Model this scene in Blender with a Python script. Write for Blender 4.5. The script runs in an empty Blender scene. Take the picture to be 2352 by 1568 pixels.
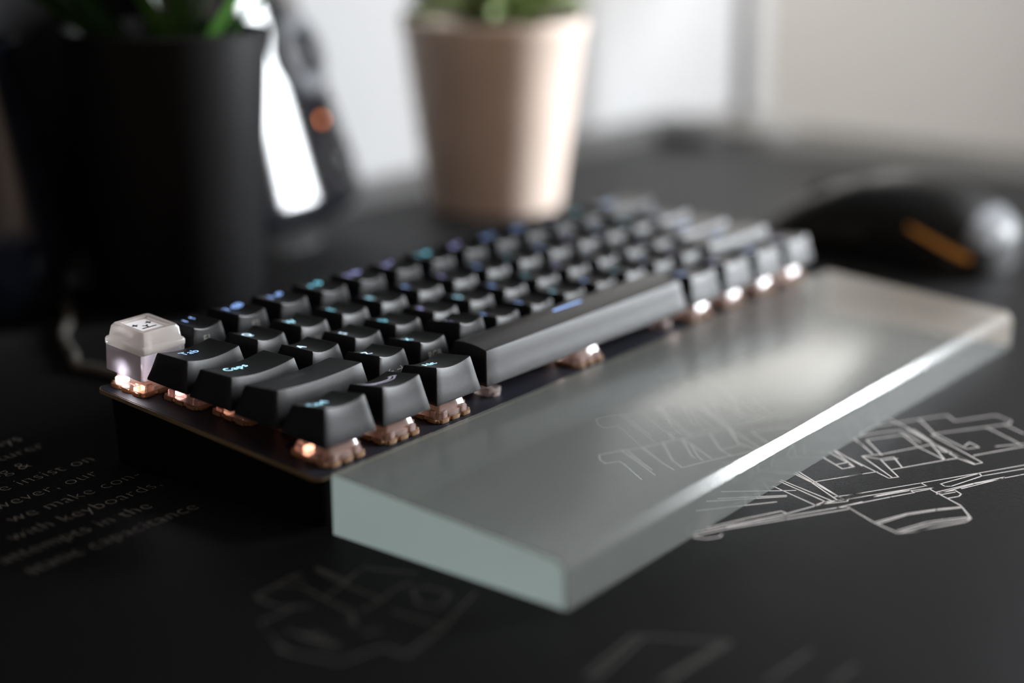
import bpy, bmesh, math, random, json
from mathutils import Vector, Matrix
random.seed(7)
scene = bpy.context.scene
COL = scene.collection
MM = 0.001

# ------------------------------------------------------------------ camera
cam_d = bpy.data.cameras.new('camera')
cam = bpy.data.objects.new('camera', cam_d)
COL.objects.link(cam)
scene.camera = cam
cam_d.sensor_fit = 'HORIZONTAL'
cam_d.sensor_width = 36.0
cam_d.lens = 58.2
cam_d.clip_start = 0.01
cam_d.clip_end = 50
RC = ((0.61558736, -0.78806859, -0.00033348), (0.22290182, 0.17371033, 0.95923902), (-0.75588821, -0.59056975, 0.28259581))
M3 = Matrix(RC).transposed()
cam.matrix_world = Matrix.Translation((-0.307153, -0.306192, 0.183825)) @ M3.to_4x4()
cam_d.dof.use_dof = True
cam_d.dof.focus_distance = 0.503
cam_d.dof.aperture_fstop = 2.95
cam_d.dof.aperture_blades = 0

# ------------------------------------------------------------------ world (overcast daylight outside the window)
world = bpy.data.worlds.new('world')
scene.world = world
world.use_nodes = True
bg = world.node_tree.nodes['Background']
bg.inputs['Color'].default_value = (0.92, 0.96, 1.0, 1)
bg.inputs['Strength'].default_value = 82.0
# window opening in the right wall (metres)
WX, WY0, WY1, WZ0, WZ1 = 1.400, -0.98, -0.42, 0.04, 0.92
pd = bpy.data.lights.new('window_portal', 'AREA')
pd.shape = 'RECTANGLE'
pd.size = WZ1 - WZ0
pd.size_y = WY1 - WY0
pd.cycles.is_portal = True
po = bpy.data.objects.new('window_portal', pd)
COL.objects.link(po)
po.location = (WX + 0.06, (WY0 + WY1) / 2, (WZ0 + WZ1) / 2)
po.rotation_euler = (0, math.radians(90), 0)

vs = scene.view_settings
vs.view_transform = 'Standard'
vs.look = 'None'
vs.exposure = 0.0
vs.gamma = 1.0
vs.use_curve_mapping = False
scene.cycles.use_denoising = True
scene.cycles.sample_clamp_indirect = 6.0
scene.cycles.max_bounces = 8
scene.cycles.diffuse_bounces = 4
scene.cycles.glossy_bounces = 4
scene.cycles.transmission_bounces = 6
scene.cycles.transparent_max_bounces = 10
scene.cycles.use_adaptive_sampling = True
scene.cycles.adaptive_threshold = 0.02
scene.cycles.blur_glossy = 0.3


# ------------------------------------------------------------------ materials
def new_mat(name):
    m = bpy.data.materials.new(name)
    m.use_nodes = True
    nt = m.node_tree
    return m, nt, nt.nodes['Principled BSDF'], nt.nodes['Material Output']


def pmat(name, col, rough=0.5, metal=0.0, spec=0.5, bump=None, vary=None, sheen=0.0, coat=0.0, emit=None, estr=0.0):
    m, nt, b, out = new_mat(name)
    b.inputs['Base Color'].default_value = (*col, 1)
    b.inputs['Roughness'].default_value = rough
    b.inputs['Metallic'].default_value = metal
    b.inputs['Specular IOR Level'].default_value = spec
    b.inputs['Sheen Weight'].default_value = sheen
    b.inputs['Sheen Roughness'].default_value = 0.25
    b.inputs['Coat Weight'].default_value = coat
    if emit:
        b.inputs['Emission Color'].default_value = (*emit, 1)
        b.inputs['Emission Strength'].default_value = estr
    if bump or vary:
        tc = nt.nodes.new('ShaderNodeTexCoord')
    if bump:
        sc, st, dist = bump
        n = nt.nodes.new('ShaderNodeTexNoise')
        n.inputs['Scale'].default_value = sc
        n.inputs['Detail'].default_value = 3
        nt.links.new(tc.outputs['Object'], n.inputs['Vector'])
        bp = nt.nodes.new('ShaderNodeBump')
        bp.inputs['Strength'].default_value = st
        bp.inputs['Distance'].default_value = dist
        nt.links.new(n.outputs['Fac'], bp.inputs['Height'])
        nt.links.new(bp.outputs['Normal'], b.inputs['Normal'])
    if vary:
        sc, amt = vary
        n = nt.nodes.new('ShaderNodeTexNoise')
        n.inputs['Scale'].default_value = sc
        n.inputs['Detail'].default_value = 4
        nt.links.new(tc.outputs['Object'], n.inputs['Vector'])
        r = nt.nodes.new('ShaderNodeValToRGB')
        r.color_ramp.elements[0].position = 0.3
        r.color_ramp.elements[1].position = 0.7
        r.color_ramp.elements[0].color = (*[c * (1 - amt) for c in col], 1)
        r.color_ramp.elements[1].color = (*[min(1, c * (1 + amt)) for c in col], 1)
        nt.links.new(n.outputs['Fac'], r.inputs['Fac'])
        nt.links.new(r.outputs['Color'], b.inputs['Base Color'])
    return m


def emat(name, col, strength):
    m, nt, b, out = new_mat(name)
    b.inputs['Base Color'].default_value = (*[c * 0.5 for c in col], 1)
    b.inputs['Emission Color'].default_value = (*col, 1)
    b.inputs['Emission Strength'].default_value = strength
    return m


def clear_mat(name, tint, milk, rough=0.12, transp=0.5):
    """clear moulded plastic: part see-through, part milky translucent, glossy skin"""
    m, nt, b, out = new_mat(name)
    nt.nodes.remove(b)
    tr = nt.nodes.new('ShaderNodeBsdfTransparent')
    tr.inputs['Color'].default_value = (*tint, 1)
    df = nt.nodes.new('ShaderNodeBsdfDiffuse')
    df.inputs['Color'].default_value = (*milk, 1)
    tl = nt.nodes.new('ShaderNodeBsdfTranslucent')
    tl.inputs['Color'].default_value = (*milk, 1)
    gl = nt.nodes.new('ShaderNodeBsdfGlossy')
    gl.inputs['Roughness'].default_value = rough
    fr = nt.nodes.new('ShaderNodeFresnel')
    fr.inputs['IOR'].default_value = 1.5
    m1 = nt.nodes.new('ShaderNodeMixShader')
    m1.inputs[0].default_value = 0.6
    nt.links.new(df.outputs[0], m1.inputs[1])
    nt.links.new(tl.outputs[0], m1.inputs[2])
    m2 = nt.nodes.new('ShaderNodeMixShader')
    m2.inputs[0].default_value = 1 - transp
    nt.links.new(tr.outputs[0], m2.inputs[1])
    nt.links.new(m1.outputs[0], m2.inputs[2])
    m3 = nt.nodes.new('ShaderNodeMixShader')
    nt.links.new(fr.outputs[0], m3.inputs[0])
    nt.links.new(m2.outputs[0], m3.inputs[1])
    nt.links.new(gl.outputs[0], m3.inputs[2])
    nt.links.new(m3.outputs[0], out.inputs['Surface'])
    return m


def glass_block_mat(name, milk, fac, rough, ior=1.49, tint=(0.96, 0.985, 0.975), see=0.5, haze=0.35):
    """solid cast block: Fresnel gloss, hazy refraction, part straight see-through, slightly milky skin"""
    m, nt, b, out = new_mat(name)
    nt.nodes.remove(b)
    rf = nt.nodes.new('ShaderNodeBsdfRefraction')
    rf.inputs['Color'].default_value = (*tint, 1)
    rf.inputs['Roughness'].default_value = haze
    rf.inputs['IOR'].default_value = ior
    tr = nt.nodes.new('ShaderNodeBsdfTransparent')
    tr.inputs['Color'].default_value = (*tint, 1)
    gl = nt.nodes.new('ShaderNodeBsdfGlossy')
    gl.inputs['Roughness'].default_value = rough
    fr = nt.nodes.new('ShaderNodeFresnel')
    fr.inputs['IOR'].default_value = ior
    df = nt.nodes.new('ShaderNodeBsdfDiffuse')
    df.inputs['Color'].default_value = (*milk, 1)
    tl = nt.nodes.new('ShaderNodeBsdfTranslucent')
    tl.inputs['Color'].default_value = (*milk, 1)

    def mix(f, a, c):
        n = nt.nodes.new('ShaderNodeMixShader')
        if isinstance(f, float):
            n.inputs[0].default_value = f
        else:
            nt.links.new(f, n.inputs[0])
        nt.links.new(a, n.inputs[1])
        nt.links.new(c, n.inputs[2])
        return n.outputs[0]
    inner = mix(see, rf.outputs[0], tr.outputs[0])
    milky = mix(0.35, df.outputs[0], tl.outputs[0])
    body = mix(fac, inner, milky)
    geo = nt.nodes.new('ShaderNodeNewGeometry')
    inv = nt.nodes.new('ShaderNodeMath')
    inv.operation = 'SUBTRACT'
    inv.inputs[0].default_value = 1.0
    nt.links.new(geo.outputs['Backfacing'], inv.inputs[1])
    mul = nt.nodes.new('ShaderNodeMath')
    mul.operation = 'MULTIPLY'
    nt.links.new(fr.outputs[0], mul.inputs[0])
    nt.links.new(inv.outputs[0], mul.inputs[1])
    nt.links.new(mix(mul.outputs[0], body, gl.outputs[0]), out.inputs['Surface'])
    return m


M = {}
M['wall_r'] = pmat('beige_painted_wall', (0.33, 0.315, 0.29), 0.75, bump=(60, 0.05, 0.002), vary=(3, 0.02))
M['wall'] = pmat('painted_wall', (0.38, 0.38, 0.385), 0.75, bump=(60, 0.05, 0.002), vary=(3, 0.02))
M['room_wall'] = pmat('warm_room_wall', (0.30, 0.215, 0.155), 0.8, vary=(2, 0.05))
M['ceiling'] = pmat('ceiling_paint', (0.30, 0.27, 0.25), 0.85, vary=(2, 0.03))
M['floor'] = pmat('wood_floor', (0.12, 0.07, 0.04), 0.5, vary=(6, 0.25))
M['trim'] = pmat('grey_trim', (0.30, 0.29, 0.28), 0.6, vary=(10, 0.05))
M['win_frame'] = pmat('window_frame_paint', (0.75, 0.75, 0.74), 0.4, vary=(10, 0.03))
M['desk'] = pmat('dark_desk_laminate', (0.035, 0.033, 0.030), 0.45, vary=(20, 0.2))
M['mat'] = pmat('black_cloth_mat', (0.005, 0.005, 0.0055), 0.50, spec=0.05, sheen=0.02, bump=(1800, 0.5, 0.0003), vary=(600, 0.35))
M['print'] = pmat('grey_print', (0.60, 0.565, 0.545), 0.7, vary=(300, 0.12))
M['print_text_shaded'] = pmat('text_print_shaded', (0.16, 0.15, 0.13), 0.7, vary=(300, 0.12))  # the keyboard's shade over the text is put into this darker print colour
M['print_shaded'] = pmat('grey_print_shaded', (0.045, 0.042, 0.036), 0.7, vary=(300, 0.12))  # darker copy of the grey print, shade on the near drawings in its colour
M['cap'] = pmat('black_keycap_plastic', (0.004, 0.004, 0.005), 0.40, spec=0.22, bump=(6500, 0.3, 0.00012), vary=(900, 0.25))
M['cap_print'] = pmat('grey_keycap_print', (0.12, 0.115, 0.10), 0.6, vary=(500, 0.1))
M['plate'] = pmat('navy_black_plate', (0.006, 0.007, 0.012), 0.5, spec=0.3, bump=(1500, 0.1, 0.0002), vary=(60, 0.2))
M['brass'] = pmat('bronze_plate_edge', (0.17, 0.125, 0.07), 0.45, metal=0.3, vary=(80, 0.15))
M['case'] = pmat('black_case_plastic', (0.002, 0.002, 0.002), 0.55, spec=0.1, bump=(900, 0.2, 0.0003), vary=(200, 0.2))
M['sw_base'] = clear_mat('copper_tinted_housing', (0.80, 0.50, 0.30), (0.52, 0.34, 0.20), 0.15, 0.25)
M['sw_top'] = clear_mat('clear_switch_housing', (0.97, 0.90, 0.87), (0.78, 0.64, 0.61), 0.08, 0.6)
M['stem'] = clear_mat('milky_stem', (0.97, 0.94, 0.92), (0.85, 0.80, 0.78), 0.2, 0.2)
M['esc_clear'] = clear_mat('frosted_clear_resin', (0.98, 0.96, 0.98), (0.86, 0.82, 0.87), 0.12, 0.55)
M['esc_top'] = clear_mat('frosted_warm_resin', (0.97, 0.95, 0.92), (0.86, 0.81, 0.78), 0.15, 0.35)
M['esc_panel'] = pmat('white_face_panel', (0.86, 0.84, 0.86), 0.4, vary=(200, 0.03))
M['ink'] = pmat('black_ink', (0.015, 0.015, 0.015), 0.5, vary=(200, 0.1))
M['led_warm'] = emat('led_orange', (1.0, 0.48, 0.32), 5.0)
M['led_esc'] = emat('led_bright_white', (0.95, 0.92, 1.0), 110.0)
M['led_pink'] = emat('led_pink', (1.0, 0.58, 0.55), 6.0)
M['led_white'] = emat('led_white', (1.0, 0.90, 0.92), 14.0)
LEG = {
    'c': emat('legend_cyan', (0.42, 0.82, 1.0), 1.9),
    't': emat('legend_teal', (0.20, 0.64, 0.80), 1.7),
    'b': emat('legend_blue', (0.30, 0.50, 1.0), 1.6),
    'v': emat('legend_violet', (0.50, 0.50, 1.0), 1.5),
    'w': emat('legend_pale_blue', (0.60, 0.82, 1.0), 2.1),
    'd': pmat('legend_unlit', (0.05, 0.05, 0.055), 0.5, vary=(300, 0.1)),
}
M['rest'] = glass_block_mat('cast_clear_block', (0.72, 0.76, 0.73), 0.15, 0.2, see=0.8, haze=0.15)
M['rest_end'] = glass_block_mat('frosted_block_end', (0.42, 0.50, 0.48), 0.7, 0.25, see=0.2)
M['rest_far'] = glass_block_mat('frosted_end_warm_light', (0.66, 0.50, 0.37), 0.4, 0.25, see=0.3)  # warm light on the far end is put into its milk colour
M['black_pot'] = pmat('matt_black_pot', (0.004, 0.004, 0.0045), 0.5, spec=0.2, bump=(300, 0.1, 0.0005), vary=(40, 0.2))
M['beige_pot'] = pmat('pale_clay_pot', (0.88, 0.72, 0.62), 0.55, bump=(250, 0.08, 0.0005), vary=(30, 0.06))
M['soil'] = pmat('potting_soil', (0.03, 0.022, 0.015), 0.95, bump=(300, 0.8, 0.002), vary=(120, 0.4))
M['leaf'] = pmat('green_leaf', (0.055, 0.16, 0.022), 0.42, vary=(25, 0.35))
M['leaf_dark'] = pmat('dark_green_leaf', (0.022, 0.065, 0.012), 0.45, vary=(25, 0.3))
M['succ'] = pmat('succulent_leaf', (0.25, 0.33, 0.13), 0.5, vary=(40, 0.3))
M['gloss'] = pmat('glossy_black_shell', (0.008, 0.009, 0.012), 0.07, spec=0.6, vary=(20, 0.1))
M['spk_ring'] = pmat('satin_grey_ring', (0.13, 0.135, 0.145), 0.6, spec=0.25, vary=(40, 0.1))
M['spk_cone'] = pmat('dark_speaker_cone', (0.02, 0.02, 0.022), 0.5, vary=(60, 0.2))
M['amber_led'] = emat('amber_indicator', (1.0, 0.25, 0.05), 3.4)
M['glaze'] = pmat('dark_blue_glaze', (0.006, 0.008, 0.014), 0.12, spec=0.5, vary=(20, 0.1))
M['mouse'] = pmat('black_mouse_shell', (0.004, 0.004, 0.004), 0.42, spec=0.25, vary=(80, 0.2))
M['mouse_highlight'] = pmat('mouse_highlight_grey', (0.12, 0.125, 0.135), 0.6, spec=0.25, vary=(60, 0.05))  # lighter grey stands in for the window highlight on the black shell
M['mouse_amber'] = emat('amber_light_strip', (0.55, 0.22, 0.03), 0.24)
M['rubber'] = pmat('black_rubber', (0.012, 0.012, 0.012), 0.7, vary=(90, 0.2))
M['screen'] = pmat('dark_screen', (0.006, 0.006, 0.007), 0.6, spec=0.1, vary=(10, 0.1))
M['bezel'] = pmat('dark_bezel', (0.010, 0.010, 0.011), 0.6, spec=0.15, vary=(40, 0.1))
M['cable'] = pmat('grey_braided_cable', (0.06, 0.056, 0.048), 0.7, bump=(900, 0.8, 0.0006), vary=(700, 0.5))
M['shade'] = emat('lit_lamp_shade', (1.0, 0.975, 0.93), 3.0)
M['lamp_metal'] = pmat('grey_lamp_metal', (0.16, 0.155, 0.15), 0.5, vary=(60, 0.1))
M['puck'] = pmat('black_puck_plastic', (0.012, 0.012, 0.012), 0.6, vary=(80, 0.2))
wg, nt, b, out = new_mat('window_glass')
nt.nodes.remove(b)
_t = nt.nodes.new('ShaderNodeBsdfTransparent')
_g = nt.nodes.new('ShaderNodeBsdfGlossy')
_g.inputs['Roughness'].default_value = 0.02
_m = nt.nodes.new('ShaderNodeMixShader')
_m.inputs[0].default_value = 0.05
nt.links.new(_t.outputs[0], _m.inputs[1])
nt.links.new(_g.outputs[0], _m.inputs[2])
nt.links.new(_m.outputs[0], out.inputs['Surface'])
M['pane'] = wg


# ------------------------------------------------------------------ mesh helpers (coordinates in millimetres)
def mesh_of(name, verts, faces, smooth=False, sharp=35):
    me = bpy.data.meshes.new(name)
    me.from_pydata([(v[0] * MM, v[1] * MM, v[2] * MM) for v in verts], [], faces)
    bm = bmesh.new()
    bm.from_mesh(me)
    bmesh.ops.recalc_face_normals(bm, faces=bm.faces)
    bm.to_mesh(me)
    bm.free()
    if smooth:
        me.polygons.foreach_set('use_smooth', [True] * len(me.polygons))
        me.set_sharp_from_angle(angle=math.radians(sharp))
    me.update()
    return me


def link(name, data, parent=None, mat=None, loc=(0, 0, 0), rot=(0, 0, 0)):
    o = bpy.data.objects.new(name, data)
    COL.objects.link(o)
    if mat is not None and data is not None and not data.materials:
        data.materials.append(mat)
    o.location = (loc[0] * MM, loc[1] * MM, loc[2] * MM)
    o.rotation_euler = rot
    if parent is not None:
        o.parent = parent
    return o


class MB:
    def __init__(self):
        self.v, self.f = [], []

    def add(self, verts, faces):
        k = len(self.v)
        self.v += [tuple(p) for p in verts]
        self.f += [tuple(i + k for i in f) for f in faces]

    def box(self, x0, x1, y0, y1, z0, z1):
        self.add([(x0, y0, z0), (x1, y0, z0), (x1, y1, z0), (x0, y1, z0), (x0, y0, z1), (x1, y0, z1), (x1, y1, z1), (x0, y1, z1)],
                 [(0, 3, 2, 1), (4, 5, 6, 7), (0, 1, 5, 4), (1, 2, 6, 5), (2, 3, 7, 6), (3, 0, 4, 7)])

    def loft(self, rings, cap0=True, cap1=True):
        n = len(rings[0])
        vs = [p for r in rings for p in r]
        fs = []
        for k in range(len(rings) - 1):
            for i in range(n):
                j = (i + 1) % n
                fs.append((k * n + i, k * n + j, (k + 1) * n + j, (k + 1) * n + i))
        if cap0:
            fs.append(tuple(range(n))[::-1])
        if cap1:
            fs.append(tuple(range((len(rings) - 1) * n, len(rings) * n)))
        self.add(vs, fs)

    def mesh(self, name, smooth=False, sharp=35):
        return mesh_of(name, self.v, self.f, smooth, sharp)

    def obj(self, name, mat, parent=None, smooth=False, sharp=35, loc=(0, 0, 0), rot=(0, 0, 0)):
        return link(name, self.mesh(name, smooth, sharp), parent, mat, loc, rot)


def rrect(hx, y0, y1, r, zf, nc=4, ns=6):
    """rounded rectangle loop; zf(x, y) gives the height"""
    pts = []
    cs = [(hx - r, y0 + r, -90), (hx - r, y1 - r, 0), (-hx + r, y1 - r, 90), (-hx + r, y0 + r, 180)]
    for k, (cx, cy, a0) in enumerate(cs):
        for i in range(nc + 1):
            a = math.radians(a0 + 90 * i / nc)
            pts.append((cx + r * math.cos(a), cy + r * math.sin(a)))
        nx, ny, na = cs[(k + 1) % 4]
        a1 = math.radians(a0 + 90)
        p = (cx + r * math.cos(a1), cy + r * math.sin(a1))
        a2 = math.radians(na)
        q = (nx + r * math.cos(a2), ny + r * math.sin(a2))
        for i in range(1, ns):
            pts.append((p[0] + (q[0] - p[0]) * i / ns, p[1] + (q[1] - p[1]) * i / ns))
    return [(x, y, zf(x, y)) for x, y in pts]


def circle(r, z, n=48, cx=0, cy=0):
    return [(cx + r * math.cos(2 * math.pi * i / n), cy + r * math.sin(2 * math.pi * i / n), z) for i in range(n)]


def lathe(profile, n=48):
    mb = MB()
    mb.loft([circle(r, z, n) for r, z in profile], True, True)
    return mb


def bevel_box(x0, x1, y0, y1, z0, z1, w, seg=2):
    bm = bmesh.new()
    mb = MB()
    mb.box(x0, x1, y0, y1, z0, z1)
    vs = [bm.verts.new(v) for v in mb.v]
    for f in mb.f:
        bm.faces.new([vs[i] for i in f])
    bmesh.ops.bevel(bm, geom=list(bm.edges), offset=w, segments=seg, affect='EDGES', profile=0.5)
    bm.verts.index_update()
    out = MB()
    out.add([v.co[:] for v in bm.verts], [[v.index for v in f.verts] for f in bm.faces])
    bm.free()
    return out


def tube(path, r, n=8):
    """tube along a list of points"""
    rings = []
    P = [Vector(p) for p in path]
    for i, p in enumerate(P):
        d = (P[min(i + 1, len(P) - 1)] - P[max(i - 1, 0)]).normalized()
        u = d.cross(Vector((0, 0, 1)))
        if u.length < 1e-4:
            u = d.cross(Vector((1, 0, 0)))
        u.normalize()
        w = u.cross(d)
        rings.append([tuple(p + r * (math.cos(2 * math.pi * k / n) * u + math.sin(2 * math.pi * k / n) * w)) for k in range(n)])
    mb = MB()
    mb.loft(rings)
    return mb


def smooth_path(pts, sub=6):
    P = [Vector(p) for p in pts]
    out = []
    for i in range(len(P) - 1):
        p0, p1, p2, p3 = P[max(i - 1, 0)], P[i], P[i + 1], P[min(i + 2, len(P) - 1)]
        for k in range(sub):
            t = k / sub
            out.append(0.5 * ((2 * p1) + (-p0 + p2) * t + (2 * p0 - 5 * p1 + 4 * p2 - p3) * t * t + (-p0 + 3 * p1 - 3 * p2 + p3) * t ** 3))
    out.append(P[-1])
    return [tuple(p) for p in out]


def thing(name, label, cat, loc=(0, 0, 0), rot=(0, 0, 0), group=None):
    o = link(name, None, None, None, loc, rot)
    o.empty_display_size = 0.02
    return tag(o, label, cat, group)


def tag(o, label, cat, group=None, kind=None):
    o['label'] = label
    o['category'] = cat
    if group:
        o['group'] = group
    if kind:
        o['kind'] = kind
    return o


def struct(o, label=None):
    o['kind'] = 'structure'
    if label:
        o['label'] = label
    return o


def text_polys(s, size, align='LEFT', spacing=1.0, bold=0.0):
    """outline-filled lettering as (verts, faces) in millimetres on z = 0"""
    cu = bpy.data.curves.new('lettering', 'FONT')
    cu.body = s
    cu.size = size
    cu.align_x = align
    cu.space_character = spacing
    cu.offset = bold
    cu.resolution_u = 3
    ob = bpy.data.objects.new('lettering', cu)
    COL.objects.link(ob)
    dg = bpy.context.evaluated_depsgraph_get()
    me = bpy.data.meshes.new_from_object(ob.evaluated_get(dg))
    vs = [tuple(v.co) for v in me.vertices]
    fs = [tuple(p.vertices) for p in me.polygons]
    bpy.data.objects.remove(ob)
    bpy.data.curves.remove(cu)
    bpy.data.meshes.remove(me)
    return vs, fs


def ribbon(mb, pts, w, z):
    """a printed stroke of width w along pts (flat)"""
    P = [Vector((p[0], p[1])) for p in pts]
    for a, b in zip(P[:-1], P[1:]):
        d = b - a
        if d.length < 1e-6:
            continue
        d.normalize()
        n = Vector((-d.y, d.x)) * w / 2
        e = d * w * 0.35
        q = [a - e - n, b + e - n, b + e + n, a - e + n]
        mb.add([(p.x, p.y, z) for p in q], [(0, 1, 2, 3)])

# ================================================================== the room (desk mat top is z = 0)
mb = MB(); mb.box(-1500, 1400, -1700, 372, -760, -730)
struct(mb.obj('floor', M['floor']))
mb = MB(); mb.box(-1500, 1400, -1700, 372, 1500, 1530)
struct(mb.obj('ceiling', M['ceiling']))
mb = MB(); mb.box(-1560, 1462, 372, 430, -760, 1530)
struct(mb.obj('wall_back', M['wall']))
mb = MB()
wy0, wy1, wz0, wz1 = WY0 / MM, WY1 / MM, WZ0 / MM, WZ1 / MM
mb.box(1400, 1462, -1700, wy0, -760, 1530)
mb.box(1400, 1462, wy1, 100, -760, 1530)
mb.box(1400, 1462, wy0, wy1, -760, wz0)
mb.box(1400, 1462, wy0, wy1, wz1, 1530)
mb.add([(900, 372, -760), (1400, 100, -760), (1462, 100, -760), (1462, 372, -760), (900, 372, 1530), (1400, 100, 1530), (1462, 100, 1530), (1462, 372, 1530)],
       [(0, 3, 2, 1), (4, 5, 6, 7), (0, 1, 5, 4), (1, 2, 6, 5), (2, 3, 7, 6), (3, 0, 4, 7)])
struct(mb.obj('wall_right', M['wall_r']))
mb = MB(); mb.box(-1560, -1500, -1700, 372, -760, 1530)
struct(mb.obj('wall_left', M['room_wall']))
mb = MB(); mb.box(-1560, 1462, -1760, -1700, -760, 1530)
struct(mb.obj('wall_front', M['room_wall']))
win = struct(link('window_1', None, None, None, (1400, (wy0 + wy1) / 2, wz0)))
hw = (wy1 - wy0) / 2
hh = wz1 - wz0
mb = MB()
mb.box(-6, 50, -hw, -hw + 32, 0, hh); mb.box(-6, 50, hw - 32, hw, 0, hh)
mb.box(-6, 50, -hw + 32, hw - 32, 0, 32); mb.box(-6, 50, -hw + 32, hw - 32, hh - 32, hh)
mb.obj('window_frame', M['win_frame'], win)
mb = MB(); mb.box(22, 26, -hw + 30, hw - 30, 30, hh - 30)
mb.obj('pane', M['pane'], win)

# ================================================================== desk and mat
desk = thing('desk', 'dark desk against the pale walls under the black mat', 'desk', (0, 0, -730))
mb = bevel_box(-760, 748, -430, 366, 699, 727, 3)
mb.obj('desk_top', M['desk'], desk, smooth=True)
for sx in (-730, 690):
    for sy in (-400, 310):
        mb = bevel_box(sx, sx + 45, sy, sy + 45, 0, 699, 3)
        mb.obj('leg', M['desk'], desk, smooth=True)

dmat = thing('desk_mat', 'large black cloth desk mat printed with grey line drawings and text', 'desk mat', (0, 0, -3))
bmv = MB()
bmv.loft([[(x + 160, y, z) for x, y, z in rrect(482, -330, 300, 12, lambda x, y, z=z: z, 5, 4)] for z in (0, 2.6)] +
         [[(x + 160, y, 3.0) for x, y, z in rrect(481.4, -329.4, 299.4, 12, lambda x, y: 3, 5, 4)]])
bmv.obj('cloth_sheet', M['mat'], dmat, smooth=True)

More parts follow.
